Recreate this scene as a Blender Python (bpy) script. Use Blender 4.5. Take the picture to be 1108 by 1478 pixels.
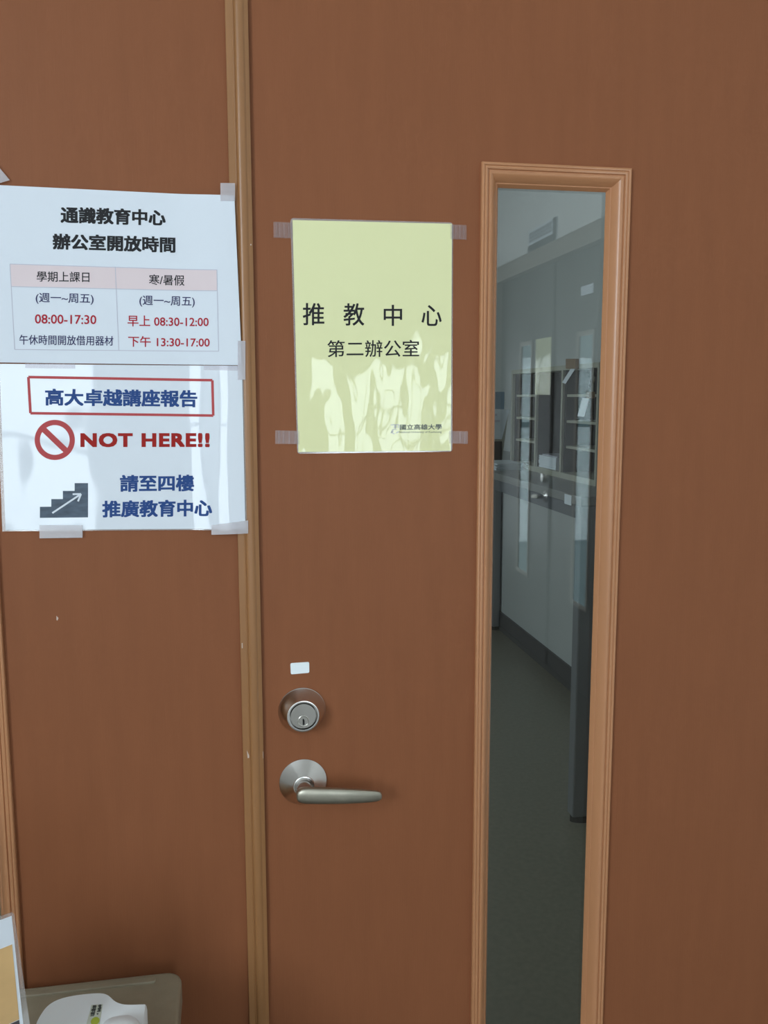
import bpy, bmesh, math, random
from mathutils import Vector, Matrix
S = bpy.context.scene
C = S.collection
for o in list(bpy.data.objects): bpy.data.objects.remove(o)
R = math.radians
random.seed(7)

# ------------------------------------------------------------------ camera
EYE = 1.43
cd = bpy.data.cameras.new('camera'); cam = bpy.data.objects.new('camera', cd); C.objects.link(cam)
cd.sensor_width = 36; cd.sensor_fit = 'AUTO'; cd.lens = 1258.1 / 1478 * 36; cd.clip_start = 0.02
cam.matrix_world = Matrix.Translation((0, -1.147, EYE)) @ Matrix.Rotation(R(-9.991), 4, 'Z') @ Matrix.Rotation(R(90 - 7.549), 4, 'X') @ Matrix.Rotation(R(-0.107), 4, 'Z')
S.camera = cam

# ------------------------------------------------------------------ world, lights, exposure
w = bpy.data.worlds.new('world'); S.world = w; w.use_nodes = True
bg = w.node_tree.nodes['Background']; bg.inputs[0].default_value = (0.58, 0.87, 1.0, 1); bg.inputs[1].default_value = 0.62
S.view_settings.view_transform = 'Standard'; S.view_settings.look = 'None'
S.view_settings.exposure = 0.0; S.view_settings.gamma = 1.0; S.view_settings.use_curve_mapping = False
def area(name, loc, direction, sx, sy, power, col):
    l = bpy.data.lights.new(name, 'AREA'); l.shape = 'RECTANGLE'; l.size = sx; l.size_y = sy; l.energy = power; l.color = col
    o = bpy.data.objects.new(name, l); C.objects.link(o); o.location = loc
    o.rotation_euler = Vector(direction).to_track_quat('-Z', 'Z').to_euler()
    return o
area('daylight_side_window', (-1.72, -2.45, 1.97), (1, 0, 0), 1.5, 1.25, 88, (0.83, 0.93, 1.0))   # sky through the corridor's side window
area('daylight_end_window', (1.02, -5.15, 1.02), (0, 1, 0), 0.95, 1.45, 27, (0.83, 0.93, 1.0))   # sky through the two end windows
area('daylight_end_window', (-1.25, -5.15, 1.02), (0, 1, 0), 0.6, 1.45, 17, (0.83, 0.93, 1.0))
area('office_fill_light', (-1.75, 2.1, 1.6), (1, 0, 0), 2.2, 1.2, 32, (0.90, 0.97, 0.98))      # fill light added to brighten the office, from a made-up unseen window

# ------------------------------------------------------------------ materials
def mat(name, col, rough=0.5, metal=0.0, spec=0.5, coat=0.0, coat_rough=0.05, bump=None, noise=None):
    m = bpy.data.materials.new(name); m.use_nodes = True
    nt = m.node_tree; b = nt.nodes['Principled BSDF']
    b.inputs['Base Color'].default_value = (*col, 1); b.inputs['Roughness'].default_value = rough
    b.inputs['Metallic'].default_value = metal; b.inputs['Specular IOR Level'].default_value = spec
    b.inputs['Coat Weight'].default_value = coat; b.inputs['Coat Roughness'].default_value = coat_rough
    tc = nt.nodes.new('ShaderNodeTexCoord')
    def nz(scale, stretch, detail=4):
        mp = nt.nodes.new('ShaderNodeMapping'); mp.inputs['Scale'].default_value = stretch
        nt.links.new(tc.outputs['Object'], mp.inputs['Vector'])
        n = nt.nodes.new('ShaderNodeTexNoise'); n.inputs['Scale'].default_value = scale; n.inputs['Detail'].default_value = detail
        nt.links.new(mp.outputs[0], n.inputs['Vector']); return n
    if noise:      # (scale, stretch, amount)
        n = nz(noise[0], noise[1]); mr = nt.nodes.new('ShaderNodeMapRange')
        mr.inputs[1].default_value = 0.25; mr.inputs[2].default_value = 0.75
        mr.inputs[3].default_value = 1 - noise[2]; mr.inputs[4].default_value = 1 + noise[2]
        nt.links.new(n.outputs[0], mr.inputs[0])
        mx = nt.nodes.new('ShaderNodeMix'); mx.data_type = 'RGBA'; mx.blend_type = 'MULTIPLY'; mx.inputs[0].default_value = 1
        mx.inputs[6].default_value = (*col, 1); nt.links.new(mr.outputs[0], mx.inputs[7]); nt.links.new(mx.outputs[2], b.inputs['Base Color'])
    if bump:       # (scale, stretch, distance, where)
        n = nz(bump[0], bump[1], 2); bp = nt.nodes.new('ShaderNodeBump'); bp.inputs['Distance'].default_value = bump[2]; bp.inputs['Strength'].default_value = 1
        nt.links.new(n.outputs[0], bp.inputs['Height'])
        for t in (bump[3] if len(bump) > 3 else ('Normal',)): nt.links.new(bp.outputs[0], b.inputs[t])
    return m
def clear(name, tint, col, fac_body, fac_gloss, rough):
    """clear film or pane: transparent, a share of body colour, a share of sharp reflection"""
    m = bpy.data.materials.new(name); m.use_nodes = True; nt = m.node_tree; nt.nodes.clear()
    out = nt.nodes.new('ShaderNodeOutputMaterial'); t = nt.nodes.new('ShaderNodeBsdfTransparent'); t.inputs[0].default_value = (*tint, 1)
    g = nt.nodes.new('ShaderNodeBsdfGlossy'); g.inputs['Roughness'].default_value = rough; g.inputs[0].default_value = (1, 1, 1, 1)
    d = nt.nodes.new('ShaderNodeBsdfDiffuse'); d.inputs[0].default_value = (*col, 1)
    a = nt.nodes.new('ShaderNodeMixShader'); a.inputs[0].default_value = fac_body; nt.links.new(t.outputs[0], a.inputs[1]); nt.links.new(d.outputs[0], a.inputs[2])
    c = nt.nodes.new('ShaderNodeMixShader'); c.inputs[0].default_value = fac_gloss; nt.links.new(a.outputs[0], c.inputs[1]); nt.links.new(g.outputs[0], c.inputs[2])
    nt.links.new(c.outputs[0], out.inputs[0]); return m
M = {}
M['laminate'] = mat('brown_door_laminate', (0.262, 0.096, 0.043), 0.45, spec=0.14, noise=(7, (7, 7, 0.9), 0.045), bump=(90, (6, 6, 0.3), 0.00012))
M['trim'] = mat('orange_brown_wood_trim', (0.50, 0.232, 0.110), 0.3, spec=0.5, noise=(3, (6, 6, 1.0), 0.05))
M['astragal'] = mat('golden_brown_wood_strip', (0.33, 0.155, 0.06), 0.33, spec=0.5, noise=(4, (14, 14, 1.0), 0.08))
M['nickel'] = mat('satin_nickel', (0.69, 0.67, 0.645), 0.23, 1.0)
_nt = M['nickel'].node_tree; _tg = _nt.nodes.new('ShaderNodeTangent'); _tg.direction_type = 'RADIAL'; _tg.axis = 'Y'
_nt.links.new(_tg.outputs[0], _nt.nodes['Principled BSDF'].inputs['Tangent']); _nt.nodes['Principled BSDF'].inputs['Anisotropic'].default_value = 0.75   # turned, brushed in circles
M['nickel_face'] = mat('satin_nickel_face', (0.62, 0.60, 0.56), 0.24, 1.0)
M['nickel_warm'] = mat('worn_satin_nickel_lever', (0.46, 0.435, 0.36), 0.42, 1.0, noise=(40, (1, 1, 1), 0.14))
M['black'] = mat('black', (0.01, 0.01, 0.01), 0.6)
M['paper'] = mat('white_paper', (0.76, 0.81, 0.88), 0.7, spec=0.2)
M['paper_gloss'] = mat('laminated_white_paper', (0.76, 0.81, 0.88), 0.6, coat=1.0, coat_rough=0.04, bump=(5, (1.2, 1, 0.7), 0.0055, ('Coat Normal',)))
M['yellow_gloss'] = mat('laminated_yellow_paper', (0.83, 0.835, 0.46), 0.6, coat=1.0, coat_rough=0.04, bump=(11, (1.3, 1, 0.5), 0.006, ('Coat Normal',)))
M['pouch'] = clear('clear_laminate_film', (0.97, 0.97, 0.97), (0.75, 0.72, 0.72), 0.18, 0.08, 0.1)
M['tape'] = clear('frosted_adhesive_tape', (0.95, 0.95, 0.95), (0.78, 0.74, 0.78), 0.36, 0.06, 0.25)
M['tape_faint'] = clear('thin_adhesive_tape', (0.97, 0.96, 0.97), (0.62, 0.55, 0.56), 0.085, 0.03, 0.3)
M['glass'] = clear('window_glass', (0.95, 0.985, 0.972), (0, 0, 0), 0.0, 0.083, 0.0)
M['ink'] = mat('black_ink', (0.025, 0.025, 0.028), 0.6, spec=0.15)
M['navy_ink'] = mat('navy_ink', (0.045, 0.045, 0.13), 0.6, spec=0.15)
M['red_ink'] = mat('red_ink', (0.45, 0.02, 0.04), 0.6, spec=0.15)
M['pink_ink'] = mat('pale_pink_print', (0.78, 0.66, 0.68), 0.7)
M['line_ink'] = mat('grey_rule', (0.55, 0.55, 0.64), 0.7)
M['blue_ink'] = mat('blue_ink', (0.028, 0.075, 0.25), 0.5, spec=0.15)
M['dark_red_ink'] = mat('dark_red_ink', (0.36, 0.018, 0.014), 0.5, spec=0.15)
M['frame_red'] = mat('red_print', (0.50, 0.08, 0.085), 0.5, spec=0.15)
M['stair_ink'] = mat('slate_print', (0.075, 0.105, 0.15), 0.5, noise=(60, (1, 1, 3), 0.3))
M['grey_ink'] = mat('grey_ink', (0.13, 0.15, 0.14), 0.6)
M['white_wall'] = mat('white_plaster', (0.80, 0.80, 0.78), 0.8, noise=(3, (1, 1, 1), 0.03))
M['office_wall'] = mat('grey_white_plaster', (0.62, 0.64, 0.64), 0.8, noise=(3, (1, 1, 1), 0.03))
M['base'] = mat('dark_skirting', (0.085, 0.08, 0.08), 0.5)
M['floor'] = mat('grey_green_terrazzo', (0.24, 0.22, 0.165), 0.35, noise=(60, (1, 1, 1), 0.12))
M['floor_dark'] = mat('dark_brown_terrazzo', (0.10, 0.088, 0.072), 0.35, noise=(60, (1, 1, 1), 0.12))
M['steel_mid'] = mat('grey_steel', (0.21, 0.215, 0.23), 0.45)
M['alu'] = mat('window_alu', (0.5, 0.5, 0.5), 0.4, 0.6)
M['steel_dark'] = mat('dark_grey_steel', (0.115, 0.12, 0.135), 0.45)
M['desk_grey'] = mat('grey_counter_top', (0.25, 0.25, 0.245), 0.4)
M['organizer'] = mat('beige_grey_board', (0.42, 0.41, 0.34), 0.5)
M['organizer_shade'] = mat('shaded_board', (0.030, 0.027, 0.025), 0.6)  # shade inside the pigeonholes, put into the board colour
M['grey_door'] = mat('dull_grey_brown_laminate', (0.07, 0.064, 0.058), 0.5)
M['grey_trim'] = mat('dull_beige_wood', (0.30, 0.265, 0.225), 0.5)
M['chip'] = mat('bare_wood_chip', (0.62, 0.50, 0.43), 0.6)
M['beige'] = mat('beige_plastic', (0.30, 0.262, 0.185), 0.45, noise=(50, (1, 1, 1), 0.06), bump=(220, (1, 1, 1), 0.0002))
M['white_plastic'] = mat('white_plastic', (0.88, 0.95, 0.98), 0.4)
M['green'] = mat('lime_green_print', (0.42, 0.52, 0.06), 0.5)
M['pale_green'] = mat('pale_green_label', (0.62, 0.68, 0.58), 0.5)
M['picture'] = mat('orange_yellow_print', (0.74, 0.47, 0.21), 0.4, coat=0.6, noise=(7, (1, 1, 1.4), 0.3))
M['picture_dark'] = mat('dark_brown_print', (0.05, 0.04, 0.045), 0.4, coat=0.6)
M['tan'] = mat('tan_print', (0.55, 0.40, 0.30), 0.4, coat=0.6)
M['clip'] = mat('brown_clip', (0.25, 0.16, 0.09), 0.5)
M['screen'] = mat('blue_grey_screen', (0.20, 0.27, 0.34), 0.3)
M['sign_grey'] = mat('grey_sign_band', (0.10, 0.11, 0.12), 0.5)

# ------------------------------------------------------------------ helpers
def tag(o, label=None, cat=None, group=None, kind=None):
    if label: o['label'] = label
    if cat: o['category'] = cat
    if group: o['group'] = group
    if kind: o['kind'] = kind
    return o
def empty(name, loc=(0, 0, 0), **k):
    o = bpy.data.objects.new(name, None); C.objects.link(o); o.location = loc; o.empty_display_size = 0.05
    return tag(o, **k)
def root_loc(p):
    v = Vector((0, 0, 0))
    while p is not None: v += p.location; p = p.parent
    return v
def obj(name, bm, m, parent=None, smooth=None, bevel=0, **k):
    """link a bmesh built in world coordinates as one object; smooth = shading angle in degrees"""
    if isinstance(bm, bmesh.types.BMesh):
        me = bpy.data.meshes.new(name); bmesh.ops.recalc_face_normals(bm, faces=bm.faces); bm.to_mesh(me); bm.free()
    else: me = bm
    if parent is not None: me.transform(Matrix.Translation(-root_loc(parent)))
    else:
        pass
    o = bpy.data.objects.new(name, me); C.objects.link(o)
    me.materials.append(M[m])
    if parent is not None: o.parent = parent
    if bevel:
        b = o.modifiers.new('bevel', 'BEVEL'); b.width = bevel; b.segments = 2; b.limit_method = 'ANGLE'; b.angle_limit = R(40)
    if smooth:
        for p in me.polygons: p.use_smooth = True
        if hasattr(me, 'set_sharp_from_angle'): me.set_sharp_from_angle(angle=R(smooth))
    return tag(o, **k)
def B(): return bmesh.new()
def box(bm, x0, x1, y0, y1, z0, z1):
    v = [bm.verts.new((x, y, z)) for x in (x0, x1) for y in (y0, y1) for z in (z0, z1)]
    for f in ((0, 1, 3, 2), (4, 6, 7, 5), (0, 4, 5, 1), (2, 3, 7, 6), (0, 2, 6, 4), (1, 5, 7, 3)): bm.faces.new([v[i] for i in f])
    return bm
def bx(*a): return box(B(), *a)
def prism(bm, pts, d):
    """polygon pts (3-D, planar) given thickness by vector d"""
    d = Vector(d); a = [bm.verts.new(p) for p in pts]; b = [bm.verts.new(Vector(p) + d) for p in pts]
    bm.faces.new(a); bm.faces.new(list(reversed(b))); n = len(a)
    for i in range(n): bm.faces.new((a[i], b[i], b[(i + 1) % n], a[(i + 1) % n]))
    return bm
def holed(x0, x1, z0, z1, hx0, hx1, hz0, hz1, y0, y1, bm=None):
    """slab facing -y with a rectangular hole through it"""
    bm = bm or B(); L = {}
    for y in (y0, y1):
        L[y] = ([bm.verts.new((x, y, z)) for x, z in ((x0, z0), (x1, z0), (x1, z1), (x0, z1))], [bm.verts.new((x, y, z)) for x, z in ((hx0, hz0), (hx1, hz0), (hx1, hz1), (hx0, hz1))])
        for i in range(4): j = (i + 1) % 4; bm.faces.new((L[y][0][i], L[y][0][j], L[y][1][j], L[y][1][i]))
    for k in (0, 1):
        for i in range(4): j = (i + 1) % 4; bm.faces.new((L[y0][k][i], L[y0][k][j], L[y1][k][j], L[y1][k][i]))
    return bm
def ring_frame(x0, x1, z0, z1, prof):
    """moulding swept round a rectangle with mitred corners; prof = (inset, height towards -y)"""
    bm = B(); rings = []
    for u, h in prof:
        rings.append([bm.verts.new((x, -h, z)) for x, z in ((x0 + u, z0 + u), (x1 - u, z0 + u), (x1 - u, z1 - u), (x0 + u, z1 - u))])
    for a, b in zip(rings, rings[1:]):
        for i in range(4): j = (i + 1) % 4; bm.faces.new((a[i], a[j], b[j], b[i]))
    return bm
def lathe(bm, prof, cx, cz, n=64, cap=True):
    """(radius, height towards -y) turned about the axis through (cx, cz)"""
    rings = [[bm.verts.new((cx + r * math.cos(2 * math.pi * k / n), -h, cz + r * math.sin(2 * math.pi * k / n))) for k in range(n)] for r, h in prof]
    for a, b in zip(rings, rings[1:]):
        for i in range(n): j = (i + 1) % n; bm.faces.new((a[i], a[j], b[j], b[i]))
    if cap:
        bm.faces.new(rings[-1]); bm.faces.new(list(reversed(rings[0])))
    return bm
def lerp(a, b, t): return a + (b - a) * t
def bil(q, u, v):
    """u right, v down across a quad TL, TR, BR, BL of (x, z)"""
    return tuple(lerp(lerp(q[0][i], q[1][i], u), lerp(q[3][i], q[2][i], u), v) for i in (0, 1))
FLAT = lambda y: (lambda x: y)
def text(name, body, q, yfn, m, parent, bold=0.0, fn3=None, spacing=1.0):
    """writing as flat print, stretched to the quad q"""
    c = bpy.data.curves.new(name, 'FONT'); c.body = body; c.size = 1; c.resolution_u = 3; c.space_character = spacing
    t = bpy.data.objects.new(name, c); C.objects.link(t)
    me = bpy.data.meshes.new_from_object(t.evaluated_get(bpy.context.evaluated_depsgraph_get()))
    bpy.data.objects.remove(t); bpy.data.curves.remove(c)
    if bold:       # heavier strokes: the outline repeated round a small square
        bmt = bmesh.new()
        for k in range(9):
            m2 = me.copy(); m2.transform(Matrix.Translation((bold * (k % 3 - 1), bold * .8 * (k // 3 - 1), k * 2e-5))); bmt.from_mesh(m2); bpy.data.meshes.remove(m2)
        bmt.to_mesh(me); bmt.free()
    xs = [v.co.x for v in me.vertices]; ys = [v.co.y for v in me.vertices]
    x0, x1, y0, y1 = min(xs), max(xs), min(ys), max(ys)
    for v in me.vertices:
        u, s = (v.co.x - x0) / (x1 - x0), (y1 - v.co.y) / (y1 - y0)
        if fn3: v.co = fn3(u, s)
        else:
            x, z = bil(q, u, s); v.co = (x, yfn(x) - v.co.z, z)
    me.name = name; me.materials.clear()
    return obj(name, me, m, parent)
def film(bm, q, yfn, th=0.0003, n=24, rows=1, radius=0):
    """thin sheet over quad q that follows yfn, with real thickness; columns let it bend"""
    if radius:
        (ax, az), (bx_, bz), (cx, cz), (dx, dz) = q
        w_ = math.hypot(bx_ - ax, bz - az); h_ = math.hypot(dx - ax, dz - az); ru, rv = radius / w_, radius / h_
        uv = []
        for cu, cv, a0 in ((1 - ru, rv, -90), (1 - ru, 1 - rv, 0), (ru, 1 - rv, 90), (ru, rv, 180)):
            for k in range(7):
                a = R(a0 + 15 * k); uv.append((cu + ru * math.cos(a), cv + rv * math.sin(a)))
        pts = [bil(q, u, v) for u, v in uv]
        return prism(bm, [(x, yfn(x), z) for x, z in pts], (0, th, 0))
    g = [[[bm.verts.new((x, yfn(x) + d, z)) for x, z in [bil(q, i / n, j / rows) for i in range(n + 1)]] for j in range(rows + 1)] for d in (0, th)]
    for k in (0, 1):
        for j in range(rows):
            for i in range(n): bm.faces.new((g[k][j][i], g[k][j][i + 1], g[k][j + 1][i + 1], g[k][j + 1][i]))
    edge = [(j, 0) for j in range(rows)] ; top = [(0, i) for i in range(n)]
    for i in range(n):
        for j in (0, rows): bm.faces.new((g[0][j][i], g[0][j][i + 1], g[1][j][i + 1], g[1][j][i]))
    for j in range(rows):
        for i in (0, n): bm.faces.new((g[0][j][i], g[0][j + 1][i], g[1][j + 1][i], g[1][j][i]))
    return bm
def strip2(bm, a, b, wd, yfn, n=12, th=0.0001):
    """printed rule from a to b, (x, z) points, wd wide"""
    d = Vector((b[0] - a[0], b[1] - a[1])); nrm = Vector((-d.y, d.x)).normalized() * wd / 2
    return film(bm, [(a[0] + nrm.x, a[1] + nrm.y), (b[0] + nrm.x, b[1] + nrm.y), (b[0] - nrm.x, b[1] - nrm.y), (a[0] - nrm.x, a[1] - nrm.y)], yfn, th, n)
def copy_tree(o, parent=None):
    c = o.copy(); C.objects.link(c); c.parent = parent
    for ch in [x for x in bpy.data.objects if x.parent == o]: copy_tree(ch, c)
    return c
N1 = {'h1': [(-0.1943, 1.6583),(-0.0709, 1.6584),(-0.0716, 1.6394),(-0.1953, 1.6389)], 'h2': [(-0.205, 1.6266),(-0.0603, 1.6265),(-0.0609, 1.6073),(-0.206, 1.6077)], 'th1': [(-0.2257, 1.5815),(-0.1644, 1.582),(-0.1649, 1.5696),(-0.2263, 1.5691)], 'th2': [(-0.0936, 1.5806),(-0.0508, 1.5807),(-0.0512, 1.5676),(-0.0941, 1.5681)], 'd1': [(-0.2282, 1.5558),(-0.1606, 1.5559),(-0.1612, 1.5426),(-0.2289, 1.5428)], 'd2': [(-0.1062, 1.5548),(-0.0389, 1.5546),(-0.0393, 1.541),(-0.1067, 1.5414)], 't1': [(-0.2304, 1.5303),(-0.1585, 1.5301),(-0.159, 1.5192),(-0.231, 1.5191)], 't2': [(-0.1213, 1.5306),(-0.0225, 1.5304),(-0.0228, 1.5171),(-0.1218, 1.5171)], 'n': [(-0.2497, 1.5056),(-0.1393, 1.5051),(-0.1397, 1.4932),(-0.2503, 1.4936)], 't3': [(-0.1215, 1.5054),(-0.0219, 1.5051),(-0.0223, 1.4918),(-0.122, 1.4921)], 'table': [(-0.2559, 1.5893),(-0.0108, 1.5872),(-0.0112, 1.4871),(-0.256, 1.4878)], 'hb': [(-0.2561, 1.5628),(-0.0115, 1.5617)], 'div': [(-0.1336, 1.5889),(-0.1334, 1.4878)], 'sheet': [(-0.2807, 1.6807),(0.0128, 1.6773),(0.0174, 1.4698),(-0.2802, 1.4721)]}
N2 = {'box': [(-0.2422, 1.4545),(-0.0201, 1.4509),(-0.0202, 1.4062),(-0.2421, 1.4103)], 'h': [(-0.2234, 1.4405),(-0.0392, 1.4385),(-0.0398, 1.4167),(-0.2245, 1.4195)], 'circ': [(-0.2376, 1.4021),(-0.19, 1.4018),(-0.1923, 1.3516),(-0.2402, 1.3523)], 'nh': [(-0.1841, 1.3853),(-0.0253, 1.384),(-0.0258, 1.3659),(-0.1849, 1.3676)], 'a': [(-0.1385, 1.3319),(-0.0465, 1.3308),(-0.0471, 1.3093),(-0.1394, 1.3102)], 'b': [(-0.1615, 1.2996),(-0.0245, 1.2983),(-0.0252, 1.2761),(-0.1624, 1.2779)], 'stairs': [(-0.2354, 1.3233),(-0.1778, 1.3222),(-0.1797, 1.2786),(-0.2377, 1.2794)], 'arrow': [(-0.2225, 1.2852),(-0.1868, 1.3086)], 'sheet': [(-0.275, 1.4705),(0.0174, 1.469),(0.017, 1.2586),(-0.2793, 1.2651)]}
YS = {'sheet': [(0.0849, 1.6517),(0.2925, 1.6535),(0.2936, 1.3572),(0.088, 1.358)], 'pouch': [(0.0823, 1.6542),(0.2941, 1.6553),(0.2958, 1.3558),(0.0866, 1.3557)], 'a1': [(0.0964, 1.5491),(0.1242, 1.5495),(0.1239, 1.5214),(0.096, 1.5211)], 'a2': [(0.149, 1.5496),(0.1762, 1.55),(0.176, 1.5216),(0.1488, 1.5213)], 'a3': [(0.2018, 1.5485),(0.2262, 1.5489),(0.2262, 1.5218),(0.2017, 1.5215)], 'a4': [(0.2522, 1.5489),(0.2793, 1.5493),(0.2795, 1.5224),(0.2523, 1.5221)], 'b': [(0.1276, 1.5025),(0.2492, 1.5041),(0.2493, 1.482),(0.1274, 1.4808)], 'u': [(0.2232, 1.3931),(0.2808, 1.3932),(0.2808, 1.3858),(0.2232, 1.3857)], 'e': [(0.2226, 1.3844),(0.2804, 1.3841),(0.2805, 1.3806),(0.2226, 1.3807)], 'logo': [(0.2104, 1.3934),(0.2221, 1.3933),(0.2221, 1.3811),(0.2103, 1.3812)]}
TY = {'yl': [(0.0608, 1.6487),(0.0839, 1.6486),(0.0836, 1.6291),(0.0605, 1.6293)], 'yr': [(0.2905, 1.6525),(0.312, 1.6523),(0.3122, 1.6338),(0.2907, 1.6341)], 'yl2': [(0.0583, 1.3868),(0.0897, 1.3856),(0.0895, 1.3684),(0.0579, 1.3692)], 'yr2': [(0.2908, 1.3839),(0.3169, 1.3831),(0.317, 1.3663),(0.291, 1.3671)]}
TN = {'top': [(-0.0037, 1.6914),(0.014, 1.6916),(0.0135, 1.6705),(-0.0042, 1.67)], 'ul': [(-0.2666, 1.7079),(-0.2609, 1.6995),(-0.2507, 1.6865),(-0.2666, 1.6811)], 'joint': [(0.0129, 1.5001),(0.0224, 1.5001),(0.0213, 1.4516),(0.0117, 1.4515)], 'br': [(-0.0263, 1.2651),(0.0208, 1.2707),(0.0204, 1.2534),(-0.0267, 1.2524)], 'bl': [(-0.2382, 1.2704),(-0.1866, 1.269),(-0.1873, 1.253),(-0.2391, 1.2537)], 'jl': [(-0.2445, 1.4781),(-0.1861, 1.4776),(-0.1867, 1.4649),(-0.2452, 1.4656)], 'jr': [(-0.03, 1.4758),(0.0149, 1.4754),(0.0146, 1.4629),(-0.0304, 1.4637)]}
# ------------------------------------------------------------------ the setting
def st(name, bm, m, label, cat, **k): return obj(name, bm, m, kind='structure', label=label, cat=cat, **k)
X0, X1, YB, YF, H = -1.62, 1.62, -5.0, 7.0, 2.8
st('floor', bx(X0 - .2, X1 + .2, YB - .2, .05, -0.1, 0), 'floor_dark', 'dark terrazzo corridor floor in front of the door', 'floor')
st('floor_office', bx(X0 - .2, X1 + .2, .05, YF + .2, -0.1, 0), 'floor', 'grey green office floor seen through the glass', 'floor')
st('ceiling', bx(X0 - .2, X1 + .2, YB - .2, YF + .2, H, H + 0.1), 'white_wall', 'white ceiling over corridor and office', 'ceiling')
DC = 0.0206                     # x of the meeting line of the two leaves
LW, DH = 0.87, 2.10             # leaf width and height
def wall_y(x0, x1, y, holes, m, name, label, th=0.15):
    """side wall in the plane x = x0..x1 from y[0] to y[1] with openings (y0, y1, z0, z1)"""
    bm = B(); ys = sorted(holes); last = y[0]
    for a, b, c, d in ys:
        box(bm, x0, x1, last, a, 0, H)
        if c > 0: box(bm, x0, x1, a, b, 0, c)
        box(bm, x0, x1, a, b, d, H); last = b
    box(bm, x0, x1, last, y[1], 0, H)
    return st(name, bm, m, label, 'wall')
YD = -3.13                      # meeting line of the doors in the side wall
wall_y(X1, X1 + .15, (YB, 0.06), [(YD - LW - .05, YD + LW + .05, 0, DH + .05)], 'white_wall', 'wall_right', 'white corridor wall with dull double door seen mirrored in the glass')
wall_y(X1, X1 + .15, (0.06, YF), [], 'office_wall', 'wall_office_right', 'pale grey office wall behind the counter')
wall_y(X0 - .1, X0, (YB, 0.06), [(-3.2, -1.7, 1.34, 2.6)], 'white_wall', 'wall_left', 'white corridor wall with side window opening')
wall_y(X0 - .1, X0, (0.06, YF), [(1.0, 3.2, 1.0, 2.2)], 'office_wall', 'wall_office_left', 'pale grey office wall with opening added for the fill light')
f = B()
for a, c in ((X0, -1.55), (-.95, .55), (1.5, X1)): box(f, a, c, YB - .1, YB, 0, H)
for a, c in ((-1.55, -.95), (.55, 1.5)): box(f, a, c, YB - .1, YB, 0, .3); box(f, a, c, YB - .1, YB, 1.75, H)
st('wall_back', f, 'white_wall', 'white wall with two windows at corridor end', 'wall')
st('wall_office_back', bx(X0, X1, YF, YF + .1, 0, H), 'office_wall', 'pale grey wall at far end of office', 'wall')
f = B(); box(f, X0, DC - LW - .05, 0, .1, 0, H); box(f, DC + LW + .05, X1, 0, .1, 0, H); box(f, DC - LW - .05, DC + LW + .05, 0, .1, DH + .05, H)
st('wall_front', f, 'white_wall', 'white wall around the brown double door', 'wall')
f = B(); box(f, DC - LW - .05, DC - LW - .002, -.012, .1, 0, DH + .05); box(f, DC + LW + .002, DC + LW + .05, -.012, .1, 0, DH + .05); box(f, DC - LW - .002, DC + LW + .002, -.012, .1, DH + .003, DH + .05)
st('trim_1', f, 'trim', 'wooden door frame around the brown double door', 'door frame')
f = B()
for a, b in ((YD - LW - .09, YD - LW - .002), (YD + LW + .002, YD + LW + .09)): box(f, X1 - .025, X1 + .08, a, b, 0, DH + .09)
box(f, X1 - .025, X1 + .08, YD - LW - .002, YD + LW + .002, DH + .003, DH + .09)
st('trim_2', f, 'grey_trim', 'wooden frame of the double door mirrored in the glass', 'door frame')
st('baseboard_right', bx(X1 - .012, X1, .1, YF, 0, .115), 'base', 'dark skirting along the office wall behind the counter', 'skirting')
for nm, a, c, lb in (('window_1', -1.55, -.95, 'narrow aluminium window at corridor end'), ('window_3', .55, 1.5, 'wide aluminium window at corridor end')):
    f = B()
    for x in ((a, c - .04) if c < 0 else (a, (a + c) / 2 - .02, c - .04)): box(f, x, x + .04, YB - .06, YB - .02, .3, 1.75)
    for z in (.3, 1.2, 1.71): box(f, a, c, YB - .058, YB - .022, z, z + .04)
    st(nm, f, 'alu', lb, 'window')
f = B()
for y in (-3.2, -2.47, -1.74): box(f, X0 - .07, X0 - .03, y, y + .04, 1.34, 2.6)
for z in (1.34, 2.56): box(f, X0 - .068, X0 - .032, -3.2, -1.7, z, z + .04)
st('window_2', f, 'alu', 'aluminium framed side window of the corridor', 'window')

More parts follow.
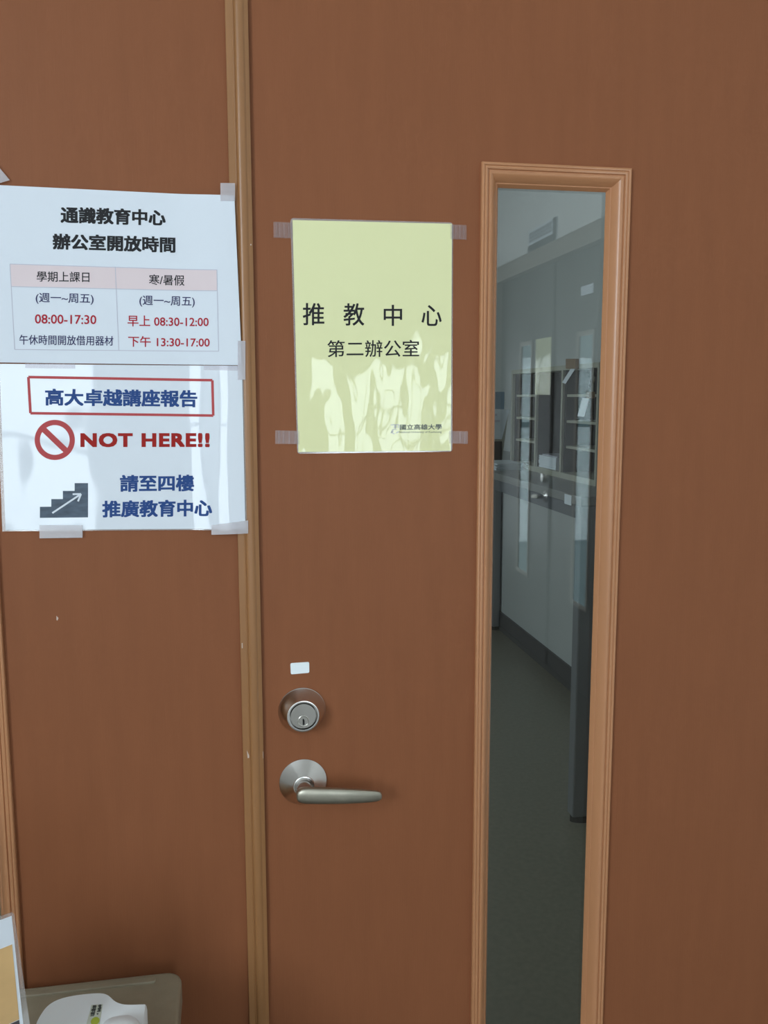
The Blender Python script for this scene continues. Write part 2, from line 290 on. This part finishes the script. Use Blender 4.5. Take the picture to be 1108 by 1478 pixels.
# ------------------------------------------------------------------ the double door
PROF = [(0, 0), (0, .0055), (.0010, .0068), (.0025, .0072), (.0038, .0066), (.0044, .0054), (.0050, .0062), (.0066, .0066), (.0084, .0058), (.0092, .0034), (.0102, .0034), (.0109, .0050),
        (.0125, .0049), (.0150, .0034), (.0175, .0010), (.0200, -.0020), (.0222, -.0052), (.0230, -.0066), (.0242, -.0068), (.0256, -.0088), (.0270, -.0112), (.0281, -.0133)]
FLUSH = [(0, 0), (0, .004), (.002, .006), (.012, .006), (.0215, .003), (.0240, .0005)]
WX0, WX1, WZ0, WZ1 = .3105, .5185, .415, 1.7325
def leaf(name, side, label, lam='laminate', trm='trim', mirrored=False):
    """one leaf: side +1 right, -1 left; the meeting line stands at x = DC"""
    d = empty(name, (DC, 0, 0), kind='structure', label=label, cat='door')
    sx = lambda a, b: (DC + a, DC + b) if side > 0 else (DC - b, DC - a)
    x0, x1 = sx(.002, LW); wx0, wx1 = sx(WX0, WX1); g = .0262 if not mirrored else .0235
    obj('door_panel', holed(x0, x1, .006, DH, wx0 + .012, wx1 - .012, WZ0 + .012, WZ1 - .012, 0, .045 if not mirrored else .012), lam, d)
    obj('window_frame', ring_frame(wx0, wx1, WZ0, WZ1, FLUSH if mirrored else PROF), trm, d, smooth=35)
    obj('glass_pane', bx(wx0 + g, wx1 - g, *((.0, .004) if mirrored else (.0132, .0192)), WZ0 + g, WZ1 - g), 'glass', d)
    if not mirrored:
        back = ring_frame(wx0, wx1, WZ0, WZ1, [(0, 0), (0, .005), (.003, .007), (.006, .005), (.012, .004), (.0135, .002), (.0135, -.0255)])
        for v in back.verts: v.co.y = .045 - v.co.y
        obj('rear_window_frame', back, trm, d, smooth=35)
    if side < 0:
        a = [(-.0138, 0), (-.0138, .0052), (-.0134, .0058), (-.0058, .0059), (-.0053, .0065), (-.0047, .0067), (-.0041, .0064), (-.0032, .0060)]
        a += [(.0029 - .0060 * math.cos(R(t)), .0060 + .0036 * math.sin(R(t))) for t in range(12, 165, 12)]
        a += [(.0095, .0068), (.0130, .0066), (.0138, .0060), (.0138, .0012)]
        bm = B(); prism(bm, [(DC + x, -h, .006) for x, h in a], (0, 0, DH - .006))
        obj('astragal', bm, 'astragal' if not mirrored else lam, d, smooth=35)
        if mirrored: return d
        bm = B()
        for x, z, w_, h_ in ((.0094, 1.1021, .0012, .007),): film(bm, [(x - w_ / 2, z + h_ / 2), (x + w_ / 2, z + h_ / 2), (x + w_ / 2, z - h_ / 2), (x - w_ / 2, z - h_ / 2)], FLAT(-.0062), .0002, 1)
        prism(bm, [(.0122, -.0063, .9565), (.0136, -.0063, .9525), (.0158, -.0063, .9475), (.0152, -.0063, .9455), (.0130, -.0063, .9450)], (0, .0004, 0))
        prism(bm, [(.0330, -.0066, .9535), (.0340, -.0066, .953), (.0340, -.0066, .943), (.0334, -.0066, .944)], (0, .0004, 0))
        film(bm, [(.0312, 1.6200), (.0326, 1.6200), (.0326, 1.6182), (.0312, 1.6182)], FLAT(-.0074), .0004, 1)
        prism(bm, [(-.2245, -.0002, 1.1520), (-.2222, -.0002, 1.1490), (-.2235, -.0002, 1.1458), (-.2247, -.0002, 1.1465)], (0, .0002, 0))
        obj('paint_chips', bm, 'chip', d, label='pale chips in the brown finish')
    else:
        x, z = .0877, EYE - .4245
        b = obj('deadbolt', lathe(B(), [(.0322, 0), (.0322, .0022), (.0314, .0030), (.0224, .0232), (.0216, .0245), (.0204, .0248), (.0188, .0246), (.0184, .0130)], x, z), 'nickel', d, smooth=25, label='round brushed nickel deadbolt')
        obj('lock_face', lathe(B(), [(.0172, .0135), (.0172, .0226), (.0170, .0234), (.0010, .0234)], x, z), 'nickel_face', b, smooth=25)
        bm = lathe(B(), [(.0076, .0230), (.0076, .0240), (.0070, .0244), (.0064, .0240), (.0060, .0236), (.0002, .0236)], x, z - .0066, 40)
        obj('key_cylinder', bm, 'nickel_face', b, smooth=25)
        bm = B(); prism(bm, [(x + .0011 * math.cos(R(t)), -.0238, z - .0052 + .0018 * math.sin(R(t))) for t in range(0, 360, 30)], (0, .0004, 0))
        box(bm, x - .0010, x + .0016, -.0238, -.0234, z - .0122, z - .0055)
        obj('keyway', bm, 'black', b)
        z = EYE - .527
        l = obj('lever_handle', lathe(B(), [(.0328, 0), (.0328, .0020), (.0320, .0028), (.0150, .0150), (.0142, .0164), (.0128, .0168), (.0122, .0162), (.0118, .0140)], x, z), 'nickel', d, smooth=25, label='brushed nickel lever handle on a round rose')
        obj('neck', lathe(B(), [(.0108, .0120), (.0104, .0250), (.0098, .0390), (.0094, .0440)], x, z - .0005), 'nickel', l, smooth=40)
        bm = B(); rings = []; n = 28; ctl = [(-.0123, .0020, .0398, .0062, .0030), (-.0120, .0040, .0399, .0063, .0042), (-.0110, .0064, .0401, .0065, .0054), (-.0088, .0086, .0404, .0067, .0062), (-.0050, .0103, .0410, .0068, .0067), (.0010, .0111, .0417, .0066, .0067),
               (.010, .0112, .0425, .0060, .0066), (.025, .0110, .0440, .0052, .0062), (.042, .0108, .0450, .0040, .0056), (.055, .0103, .0450, .0026, .0052), (.070, .0096, .0440, .0008, .0048), (.085, .0086, .0425, -.0012, .0044), (.096, .0076, .0410, -.0026, .0040), (.1005, .0062, .0402, -.0032, .0035), (.1030, .0040, .0398, -.0036, .0026), (.1038, .0016, .0397, -.0037, .0012)]
        for cx, hh, hy, dz, tt in ctl:
            rings.append([bm.verts.new((x + cx, -(hy + tt * math.copysign(abs(math.sin(2 * math.pi * k / n)) ** .6, math.sin(2 * math.pi * k / n))), z + dz - .0073 + hh * math.copysign(abs(math.cos(2 * math.pi * k / n)) ** .8, math.cos(2 * math.pi * k / n)))) for k in range(n)])
        for a, c in zip(rings, rings[1:]):
            for i in range(n): j = (i + 1) % n; bm.faces.new((a[i], a[j], c[j], c[i]))
        bm.faces.new(rings[0]); bm.faces.new(rings[-1])
        obj('lever', bm, 'nickel_warm', l, smooth=50)
    return d
right_leaf = leaf('door_1', 1, 'brown laminate door leaf with lever handle, deadbolt and narrow window')
left_leaf = leaf('door_2', -1, 'brown laminate door leaf carrying the white notices and wooden meeting strip')
for c in (leaf('door_3', 1, 'far leaf of the dull double door mirrored in the glass', 'grey_door', 'grey_trim', True), leaf('door_4', -1, 'near leaf of the dull double door mirrored in the glass', 'grey_door', 'grey_trim', True)):
    c.location = (X1 + .02, YD, 0); c.rotation_euler = (0, 0, R(-90))

# ------------------------------------------------------------------ yellow door sign
E5 = FLAT(-.0022)
YL = FLAT(-.0020)
s = empty('yellow_sign', (.19, 0, 1.505), label='laminated pale yellow paper sign taped to the door beside the window', cat='sign')
obj('laminate_pouch', film(B(), YS['pouch'], FLAT(-.0013), .0008, 1, radius=.004), 'pouch', s, label='clear plastic margin')
obj('paper_sheet', film(B(), YS['sheet'], YL, .0004, 1), 'yellow_gloss', s)
for i, ch in enumerate('推教中心'): text('title_text', ch, YS['a%d' % (i + 1)], E5, 'ink', s, .010)
text('subtitle_text', '第二辦公室', YS['b'], E5, 'ink', s, .006)
text('university_name', '國立高雄大學', YS['u'], E5, 'grey_ink', s, .02)
text('university_english_name', 'National University of Kaohsiung', YS['e'], E5, 'grey_ink', s)
bm = B(); q = YS['logo']
for a, b, c in (((.05, .08), (.55, .05), .0010), ((.55, .05), (.5, .4), .0008), ((.62, .02), (.62, .42), .0008), ((.62, .05), (.98, .05), .0010), ((.98, .05), (.95, .42), .0008), ((.3, .3), (.9, .3), .0006)):
    strip2(bm, bil(q, *a), bil(q, *b), c, E5, 1)
for t in range(100, 300, 25): strip2(bm, bil(q, .55 + .38 * math.cos(R(t)), .78 + .26 * math.sin(R(t))), bil(q, .55 + .38 * math.cos(R(t + 25)), .78 + .26 * math.sin(R(t + 25))), .0009, E5, 1)
strip2(bm, bil(q, .05, .95), bil(q, .4, .7), .0010, E5, 1); strip2(bm, bil(q, .7, .95), bil(q, .98, .8), .0010, E5, 1)
obj('university_emblem', bm, 'line_ink', s)
TG = 'strips of clear tape on the yellow sign'
for k, l in (('yl', 'faint clear tape at the upper left corner of the yellow sign'), ('yr', 'faint clear tape at the upper right corner of the yellow sign'), ('yl2', 'faint clear tape at the lower left corner of the yellow sign'), ('yr2', 'faint clear tape at the lower right corner of the yellow sign')):
    bm = B(); q = TY[k]; film(bm, q, FLAT(-.0026), .0003, 1)
    n0 = 3
    for t in (.12, .3, .55, .8): 
        if random.random() < .8: film(bm, [bil(q, t, .04), bil(q, t + .06, .04), bil(q, t + .06, .96), bil(q, t, .96)], FLAT(-.0029), .0003, 1)
    obj('tape_strip', bm, 'tape_faint', label=l, cat='tape', group=TG)

# ------------------------------------------------------------------ white notices on the left leaf
def ny(x, extra=0.0):
    t = min(max((x + .06) / .07, 0), 1); t = t * t * (3 - 2 * t)
    return -(.0022 + .0068 * t + extra)
n1 = lambda x: ny(x, .0012); n1i = lambda x: ny(x, .0014); n2 = lambda x: ny(x, 0.0); n2i = lambda x: ny(x, .0002); n2p = lambda x: ny(x, -.0004); tn = lambda x: ny(x, .002)
s = empty('opening_hours_notice', (-.13, 0, 1.575), label='white paper notice with opening hours table above the blue and red notice', cat='notice')
obj('paper_sheet', film(B(), N1['sheet'], n1, .0003, 40), 'paper', s, smooth=30)
text('title_text', '通識教育中心', N1['h1'], n1i, 'ink', s, .036)
text('title_text', '辦公室開放時間', N1['h2'], n1i, 'ink', s, .036)
n1h = lambda x: ny(x, .00132)
obj('table_header_band', film(B(), [N1['table'][0], N1['table'][1], N1['hb'][1], N1['hb'][0]], n1h, .0001, 30), 'pink_ink', s)
bm = B(); T_ = N1['table']
n1v = lambda x: ny(x, .00146)
for i in range(4): strip2(bm, T_[i], T_[(i + 1) % 4], .0008, n1v if i % 2 else n1i, 30)
strip2(bm, *N1['hb'], .0008, n1i, 30); strip2(bm, *N1['div'], .0008, n1v, 4)
obj('table_rules', bm, 'line_ink', s)
for k, body, m, b in (('th1', '學期上課日', 'ink', .009), ('th2', '寒/暑假', 'ink', .009), ('d1', '(週一~周五)', 'navy_ink', .009), ('d2', '(週一~周五)', 'navy_ink', .009), ('t1', '08:00-17:30', 'red_ink', .012), ('t2', '早上 08:30-12:00', 'red_ink', .012), ('n', '午休時間開放借用器材', 'navy_ink', .009), ('t3', '下午 13:30-17:00', 'red_ink', .012)):
    text('table_text', body, N1[k], n1i, m, s, b)
s = empty('not_here_notice', (-.13, 0, 1.365), label='laminated white notice reading NOT HERE in red with stair symbol', cat='notice')
q = N2['sheet']; pq = [(q[0][0] - .004, q[0][1]), (q[1][0] + .0032, q[1][1]), (q[2][0] + .0038, q[2][1] - .0016), (q[3][0] - .004, q[3][1] - .0016)]
obj('laminate_pouch', film(B(), pq, n2p, .0006, 40), 'pouch', s, label='clear plastic margin', smooth=30)
obj('paper_sheet', film(B(), q, n2, .0003, 40), 'paper_gloss', s, smooth=30)
bm = B(); T_ = N2['box']
for i in range(4):
    a, b = T_[i], T_[(i + 1) % 4]; strip2(bm, a, b, .0032, n2i if i % 2 else (lambda x: ny(x, .00028)), 30)
obj('title_border', bm, 'frame_red', s)
text('title_text', '高大卓越講座報告', N2['h'], n2i, 'blue_ink', s, .034)
q = N2['circ']; bm = B(); n = 64
def ringq(r0, r1, f0=0, f1=360, seg=64):
    a = [[bil(q, .5 + r / 2 * math.cos(R(f0 + (f1 - f0) * k / seg)), .5 - r / 2 * math.sin(R(f0 + (f1 - f0) * k / seg))) for k in range(seg + 1)] for r in (r0, r1)]
    for k in range(seg): film(bm, [a[1][k], a[1][k + 1], a[0][k + 1], a[0][k]], n2i, .0001, 1)
ringq(.74, 1.0); strip2(bm, bil(q, .5 - .8 / 2 * .72, .5 - .8 / 2 * .69), bil(q, .5 + .8 / 2 * .72, .5 + .8 / 2 * .69), .0072, lambda x: ny(x, .00028), 6)
obj('prohibition_symbol', bm, 'frame_red', s)
text('not_here_text', 'NOT HERE!!', N2['nh'], n2i, 'dark_red_ink', s, .046, spacing=1.12)
text('direction_text', '請至四樓', N2['a'], n2i, 'blue_ink', s, .034)
text('direction_text', '推廣教育中心', N2['b'], n2i, 'blue_ink', s, .034)
q = N2['stairs']; bm = B()
for a, b, c in ((0, .235, .68), (.235, .475, .46), (.475, .72, .225), (.72, 1, 0)): film(bm, [bil(q, a, c), bil(q, b, c), bil(q, b, 1), bil(q, a, 1)], n2i, .0001, 4)
obj('stairs_symbol', bm, 'stair_ink', s)
a, b = Vector(N2['arrow'][0]), Vector(N2['arrow'][1]); n2a = lambda x: ny(x, .0004); d = (b - a).normalized(); p = Vector((-d.y, d.x)); bm = B()
strip2(bm, a, b, .0022, n2a, 4); strip2(bm, b, b - d * .0085 + p * .0055, .0022, lambda x: ny(x, .00048), 2); strip2(bm, b, b - d * .0085 - p * .0055, .0022, lambda x: ny(x, .00056), 2)
obj('arrow_symbol', bm, 'paper', s, label='white arrow pointing up the stairs')
TG = 'strips of tape on the white notices'
for k, l, m, fn in (('top', 'tape strip at the upper right corner of the opening hours notice', 'tape', tn), ('ul', 'slanted tape end above the upper left corner of the opening hours notice', 'tape', tn),
              ('joint', 'upright tape strip at the joint of the two white notices', 'tape', tn), ('br', 'wide tape strip under the lower right corner of the NOT HERE notice', 'tape', tn),
              ('bl', 'wide tape strip under the stair symbol of the NOT HERE notice', 'tape', tn), ('jl', 'flat tape strip over the top left of the NOT HERE notice', 'tape_faint', lambda x: ny(x, .0006)), ('jr', 'flat tape strip over the top right of the NOT HERE notice', 'tape_faint', lambda x: ny(x, .0006))):
    bm = B(); film(bm, TN[k], fn, .0002, 12)
    if k in ('bl', 'br'):
        for i in range(14):
            t = .05 + random.random() * .85; film(bm, [bil(TN[k], t, .72), bil(TN[k], t + .02, .72), bil(TN[k], t + .02 + .02 * random.random(), .97), bil(TN[k], t, .97)], lambda x, fn=fn: fn(x) - .0004, .0001, 1)
    obj('tape_strip', bm, m, label=l, cat='tape', group=TG)
obj('sticker', film(B(), [(.0730, EYE - .3573), (.0985, EYE - .3570), (.0985, EYE - .3722), (.0734, EYE - .3730)], FLAT(-.0008), .0008, 1, radius=.002), 'white_plastic', label='small blank white rounded sticker on the door above the deadbolt', cat='sticker')

# ------------------------------------------------------------------ beige cabinet, white case and card in the lower left corner
CX0, CX1, CY0, CY1, CZ = -.62, -.081, -.50, -.026, .66
def rrect(x0, x1, y0, y1, r, z, n=6):
    p = []
    for cx, cy, a0 in ((x1 - r, y1 - r, 0), (x0 + r, y1 - r, 90), (x0 + r, y0 + r, 180), (x1 - r, y0 + r, 270)):
        for k in range(n + 1): a = R(a0 + 90 * k / n); p.append((cx + r * math.cos(a), cy + r * math.sin(a), z))
    return p
s = empty('storage_box', ((CX0 + CX1) / 2, (CY0 + CY1) / 2, 0), label='beige plastic box with rounded corners and ribbed lid beside the door', cat='box')
obj('body', prism(B(), rrect(CX0 + .012, CX1 - .012, CY0 + .012, CY1 - .012, .02, 0.0), (0, 0, CZ - .035)), 'beige', s, smooth=40)
bm = prism(B(), rrect(CX0, CX1, CY0, CY1, .022, CZ - .035), (0, 0, .035))
obj('lid', bm, 'beige', s, smooth=40, bevel=.004)
bm = prism(B(), rrect(CX0 + .034, CX1 - .034, CY1 - .0215, CY1 - .0125, .003, CZ - .001, 3), (0, 0, .0038))
obj('lid_rib', bm, 'beige', s, smooth=40, bevel=.001)
s = empty('plastic_case', (-.19, -.25, CZ), label='white moulded plastic case lying on the beige box', cat='case')
out = [(-.239, -.174), (-.235, -.149), (-.229, -.138), (-.219, -.131), (-.203, -.128), (-.183, -.128), (-.170, -.1295), (-.1625, -.1335), (-.157, -.140), (-.152, -.1475), (-.144, -.154), (-.135, -.1575), (-.116, -.1600), (-.1137, -.1604), (-.1135, -.1615), (-.1135, -.187), (-.112, -.30), (-.118, -.34), (-.130, -.352), (-.150, -.352), (-.168, -.34), (-.180, -.30), (-.195, -.24), (-.215, -.205), (-.232, -.195)]
for _ in range(2): out = [(lerp(p[0], q_[0], t), lerp(p[1], q_[1], t)) for p, q_ in zip(out, out[1:] + out[:1]) for t in (.25, .75)]
bm = B(); rr = []
cxm, cym = -.165, -.23
for dz, k in ((0, .97), (.006, 1.0), (.046, 1.0), (.052, .988), (.055, .965)):
    rr.append([bm.verts.new((cxm + (x - cxm) * k, cym + (y - cym) * k, CZ + dz)) for x, y in out])
for a, c in zip(rr, rr[1:]):
    for i in range(len(out)): j = (i + 1) % len(out); bm.faces.new((a[i], a[j], c[j], c[i]))
bm.faces.new(rr[-1]); bm.faces.new(rr[0])
obj('shell', bm, 'white_plastic', s, smooth=40)
bm = B(); rr = []
for dz, k in ((.050, 1.0), (.062, .97), (.070, .86), (.073, .6)):
    rr.append([bm.verts.new((-.139 + .027 * k * math.copysign(abs(math.cos(R(t))) ** .6, math.cos(R(t))), -.262 + .075 * k * math.copysign(abs(math.sin(R(t))) ** .6, math.sin(R(t))), CZ + dz)) for t in range(0, 360, 10)])
for a, c in zip(rr, rr[1:]):
    for i in range(36): j = (i + 1) % 36; bm.faces.new((a[i], a[j], c[j], c[i]))
bm.faces.new(rr[-1]); bm.faces.new(rr[0])
obj('raised_grip', bm, 'white_plastic', s, smooth=60)
lq = [(-.178, -.153), (-.165, -.154), (-.164, -.188), (-.179, -.1865)]; LZ = CZ + .0552
def onlab(u, v, h=0): x, y = bil(lq, u, v); return (x, y, LZ + h)
def patch(bm, u0, u1, v0, v1, h=.0003): return prism(bm, [onlab(u0, v0, h), onlab(u1, v0, h), onlab(u1, v1, h), onlab(u0, v1, h)], (0, 0, .0001))
lab = obj('label_sticker', patch(B(), 0, 1, 0, 1, 0), 'pale_green', s, label='narrow pale label with black print and green spot')
bm = B()
for c0, c1, v0, v1, rows in ((.10, .50, .04, .60, 13), (.60, .93, .02, .40, 10), (.60, .80, .46, .54, 2)):
    for i in range(rows):
        v = lerp(v0, v1, i / rows); hgt = (v1 - v0) / rows * .62
        if i % 4 == 3: 
            patch(bm, c0 + .1, c0 + .2, v, v + hgt); patch(bm, c1 - .15, c1 - .04, v, v + hgt)
        else: patch(bm, c0 + random.random() * .06, c1 - random.random() * .06, v, v + hgt)
obj('print', bm, 'ink', lab)
bm = B(); prism(bm, [onlab(.62 + .33 * math.cos(R(t)), .84 + .2 * math.sin(R(t)), .0003) for t in range(0, 360, 20)], (0, 0, .0001))
obj('green_spot', bm, 'green', lab)

P1 = Vector((-.2329, -.25, .9002)); dn = Vector((.0178, -.004, -.2390)); ux = Vector((-.0119, -.0072, 0)).normalized()
nv = ux.cross(dn).normalized()
if nv.y > 0: nv = -nv
CWD = .297
def card(u, v, h): return P1 + ux * (u * CWD) + dn * v + nv * h
def cardpoly(bm, pts, h, th): return prism(bm, [card(u, v, h) for u, v in pts], -nv * th)
s = empty('card_stand', P1 + dn + ux * .148, label='upright laminated card with orange picture standing on the beige box', cat='card stand')
obj('clear_holder', cardpoly(B(), [(.006, 0), (1, 0), (1, 1), (0, 1), (0, .012)], 0, .0012), 'pouch', s, label='clear plastic margin')
obj('card_sheet', cardpoly(B(), [(.0094, .014), (.985, .014), (.985, .985), (.034, .985)], .0004, .0004), 'paper', s)
obj('picture', cardpoly(B(), [(.0215, .14), (.97, .14), (.97, .487), (.0330, .487)], .0008, .0003), 'picture', s, label='orange and yellow picture')
obj('picture_band', cardpoly(B(), [(.0332, .49), (.97, .49), (.97, .548), (.0352, .548)], .0008, .0003), 'picture_dark', s, label='dark band')
obj('picture_base', cardpoly(B(), [(.0354, .55), (.97, .55), (.97, .95), (.049, .95)], .0008, .0003), 'tan', s, label='tan lower area')
bm = B(); a = card(.02, 1, .03); b = card(.98, 1, .03); c_ = card(.98, 1, -.004); e = card(.02, 1, -.004)
prism(bm, [(v.x, v.y, CZ + .0002) for v in (a, b, c_, e)], (0, 0, .002)); obj('foot', bm, 'pouch', s)

# ------------------------------------------------------------------ the office seen through the glass
CT = 1.11
s = empty('counter', (1.33, 3.0, 0), label='long dark grey steel counter table against the office wall', cat='counter')
obj('counter_top', bx(1.10, 1.605, 1.47, 5.2, CT - .03, CT), 'desk_grey', s, bevel=.003)
f = B(); box(f, 1.105, 1.118, 1.475, 5.19, CT - .075, CT - .031); box(f, 1.105, 1.6, 1.475, 1.488, CT - .075, CT - .031); obj('apron', f, 'steel_dark', s)
for x, y in ((1.103, 1.473), (1.55, 1.473), (1.562, 3.88), (1.11, 5.14), (1.55, 5.14)):
    wl = .10 if (x, y) == (1.103, 1.473) else .045
    lg = obj('leg', bx(x, x + wl, y, y + .05, .022, CT - .031), 'steel_mid', s, bevel=.006)
    f = B(); n = 14; r0 = [f.verts.new((x + wl / 2 + (wl / 2 - .0015) * math.cos(2 * math.pi * k / n), y + .025 + .023 * math.sin(2 * math.pi * k / n), .0)) for k in range(n)]; r1 = [f.verts.new((v.co.x, v.co.y, .024)) for v in r0]
    f.faces.new(r0); f.faces.new(r1)
    for k in range(n): f.faces.new((r0[k], r0[(k + 1) % n], r1[(k + 1) % n], r1[k]))
    obj('foot', f, 'black', lg)
f = B(); box(f, 1.575, 1.59, 3.94, 5.14, .36, CT - .031)
obj('label_sticker', bx(1.0985, 1.1, 1.546, 1.605, 1.073, 1.106), 'paper', s, label='small white sticker')
pn = obj('slotted_panel', f, 'steel_dark', s)
f = B()
for k in range(16):
    for j in range(5): box(f, 1.566, 1.5755, 4.0 + .22 * j, 4.16 + .22 * j, .42 + k * .038, .437 + k * .038)
obj('slots', f, 'black', pn)

ox, oy0, oy1, oz0, oz1 = 1.28, 1.77, 2.74, CT, CT + .438; t = .016
s = empty('desk_organizer', (1.43, 2.25, CT), label='beige desktop organizer with open pigeonholes standing on the counter', cat='organizer')
f = B(); box(f, ox, 1.58, oy0, oy1, oz0, oz0 + .022); box(f, ox, 1.58, oy0, oy1, oz1 - .018, oz1)
box(f, ox + .0005, 1.58, oy0, oy0 + t, oz0 + .022, oz1 - .018); box(f, ox + .0005, 1.58, oy1 - t, oy1, oz0 + .022, oz1 - .018); obj('body', f, 'organizer', s)
obj('back_panel', bx(1.572, 1.58, oy0 + t, oy1 - t, oz0 + .022, oz1 - .018), 'organizer_shade', s)
for y in (2.415, 2.12):
    dv = obj('divider', bx(ox + .012, 1.572, y - .007, y + .007, oz0 + .022, oz1 - .018), 'organizer_shade', s)
    obj('front_edge', bx(ox + .002, ox + .012, y - .008, y + .008, oz0 + .022, oz1 - .018), 'organizer', dv)
for a, b in ((oy0 + t, 2.112), (2.423, oy1 - t)):
    for k in (1, 2, 3): obj('shelf', bx(ox + .02, 1.572, a, b, oz0 + .022 + k * .1 - .005, oz0 + .022 + k * .1 + .005), 'organizer', s)
    obj('side_shade', bx(ox + .014, 1.57, b - .004 if a > 2.4 else a, b if a > 2.4 else a + .004, oz0 + .022, oz1 - .018), 'organizer_shade', s)  # thin dark sheets that paint shade on the bay sides
    obj('side_shade', bx(ox + .014, 1.57, a if a > 2.4 else b - .004, a + .004 if a > 2.4 else b, oz0 + .022, oz1 - .018), 'organizer_shade', s)
f = B()
for k in range(12): box(f, 1.295 + .003 * random.random(), 1.52, 2.20 + .004 * random.random(), 2.400 - .004 * random.random(), oz0 + .0222 + k * .0042, oz0 + .0222 + k * .0042 + .0039)
obj('paper_stack', f, 'paper', label='stack of white paper in the tall middle bay of the organizer', cat='paper stack')
z = oz0 + .0222 + 12 * .0042 + .0005
f = B(); prism(f, [(1.30, 2.20, z), (1.50, 2.205, z), (1.50, 2.40, z), (1.31, 2.395, z)], (0, 0, .004)); obj('brochure', f, 'line_ink', label='grey brochure lying on top of the white paper stack', cat='brochure')
for nm, cq, sq, lb in (('key_tag', [(2.041, 1.571), (1.945, 1.567), (1.943, 1.53), (2.038, 1.533)], [(1.996, 1.532), (1.949, 1.532), (2.045, 1.477), (2.080, 1.482)], 'brown clip with pale paper tag hanging from the top of the organizer'),
                       ('key_tag', [(1.837, 1.447), (1.791, 1.446), (1.79, 1.422), (1.835, 1.422)], [(1.875, 1.424), (1.820, 1.422), (1.856, 1.356), (1.920, 1.356)], 'brown clip with white card tag hanging lower by shiny keys')):
    s = empty(nm, (1.272, cq[0][0], cq[2][1]), label=lb, cat='key tag', group='tags hanging at the organizer')
    obj('clip', prism(B(), [(1.262, y, z) for y, z in cq], (.016, 0, 0)), 'clip', s, bevel=.003)
    obj('tag_card', prism(B(), [(1.266, y, z) for y, z in sq], (.001, 0, 0)), 'paper', s)
    if sq[0][0] < 1.9:
        f = B(); n = 20
        for cy, cz, r in ((1.80, 1.488, .018), (1.812, 1.462, .012)):
            a = [[f.verts.new((1.268 + .002 * math.sin(R(ph)), cy + (r + .002 * math.cos(R(ph))) * math.cos(2 * math.pi * k / n), cz + (r + .002 * math.cos(R(ph))) * math.sin(2 * math.pi * k / n))) for k in range(n)] for ph in range(0, 360, 60)]
            for i in range(6):
                for k in range(n): f.faces.new((a[i][k], a[i][(k + 1) % n], a[(i + 1) % 6][(k + 1) % n], a[(i + 1) % 6][k]))
        box(f, 1.266, 1.270, 1.790, 1.806, 1.445, 1.53)
        obj('keys', f, 'nickel_face', s, smooth=40)
s = empty('flip_calendar', (1.30, 3.0, CT), label='white standing desk calendar on a black base beside the organizer', cat='calendar')
obj('page', prism(B(), [(1.16, 2.985, 1.372), (1.3584, 3.0, 1.3655), (1.3182, 2.99, 1.2196), (1.14, 2.975, 1.228)], (0, .003, 0)), 'paper', s)
obj('stand', prism(B(), [(1.358, 3.006, 1.362), (1.318, 2.99, CT + .002), (1.36, 3.11, CT + .002)], (-.2, 0, 0)), 'organizer', s)
obj('base', bx(1.12, 1.315, 2.975, 3.12, CT, CT + .10), 'black', s)
f = B()
for k, (a, b) in enumerate(((.25, .72), (.20, .80), (.28, .66))): box(f, lerp(1.15, 1.34, a), lerp(1.15, 1.34, b), 2.972, 2.975, 1.335 - k * .03, 1.345 - k * .03)
obj('print', f, 'line_ink', s)
s = empty('monitor', (1.40, 3.62, CT), label='blue grey flat screen standing on the counter behind the calendar', cat='monitor')
obj('screen', bx(1.26, 1.525, 3.60, 3.63, CT + .245, CT + .345), 'screen', s, bevel=.003)
f = B(); box(f, 1.38, 1.41, 3.61, 3.64, CT + .008, CT + .25); box(f, 1.30, 1.49, 3.57, 3.68, CT, CT + .01); obj('stand', f, 'steel_dark', s)
f = B()
for k in range(5): prism(f, [(1.13 + .01 * random.random(), 2.48 + .01 * random.random(), CT + .0005 + k * .006), (1.26, 2.50, CT + .0005 + k * .006), (1.27, 2.72, CT + .0005 + k * .006), (1.13 + .01 * random.random(), 2.72, CT + .0005 + k * .006)], (0, 0, .0038))
obj('paper_pile', f, 'paper', label='loose pile of paper on the counter left of the organizer', cat='paper pile')

# ------------------------------------------------------------------ things on the corridor wall mirrored in the glass
SX = X1 - .001
s = empty('name_plate', (SX, -3.26, 2.245), label='grey edged room name plate above the mirrored double door', cat='sign')
obj('plate', bx(SX - .008, SX, -3.465, -3.055, 2.192, 2.308), 'paper', s)
f = B(); box(f, SX - .010, SX - .008, -3.465, -3.10, 2.198, 2.232); box(f, SX - .010, SX - .008, -3.10, -3.055, 2.192, 2.308); obj('band', f, 'sign_grey', s)
f = B()
for k in range(8):
    y = -3.445 + k * .0425
    box(f, SX - .0095, SX - .008, y, y + .004, 2.245, 2.297); box(f, SX - .0095, SX - .008, y + .022, y + .026, 2.245, 2.297)
    for j in range(3): box(f, SX - .0095, SX - .008, y, y + .026, 2.25 + j * .018, 2.255 + j * .018)
obj('lettering', f, 'sign_grey', s)
obj('paper_slip', bx(X1 + .0170, X1 + .0185, -2.785, -2.64, 1.895, 1.938), 'paper', label='white paper slip on the near leaf of the mirrored door', cat='paper slip')
s = empty('door_notice', (X1 + .017, -3.27, 1.58), label='pale yellow sheet on the far leaf of the mirrored door', cat='notice')
obj('paper_sheet', bx(X1 + .0170, X1 + .0185, -3.385, -3.155, 1.437, 1.733), 'yellow_gloss', s)
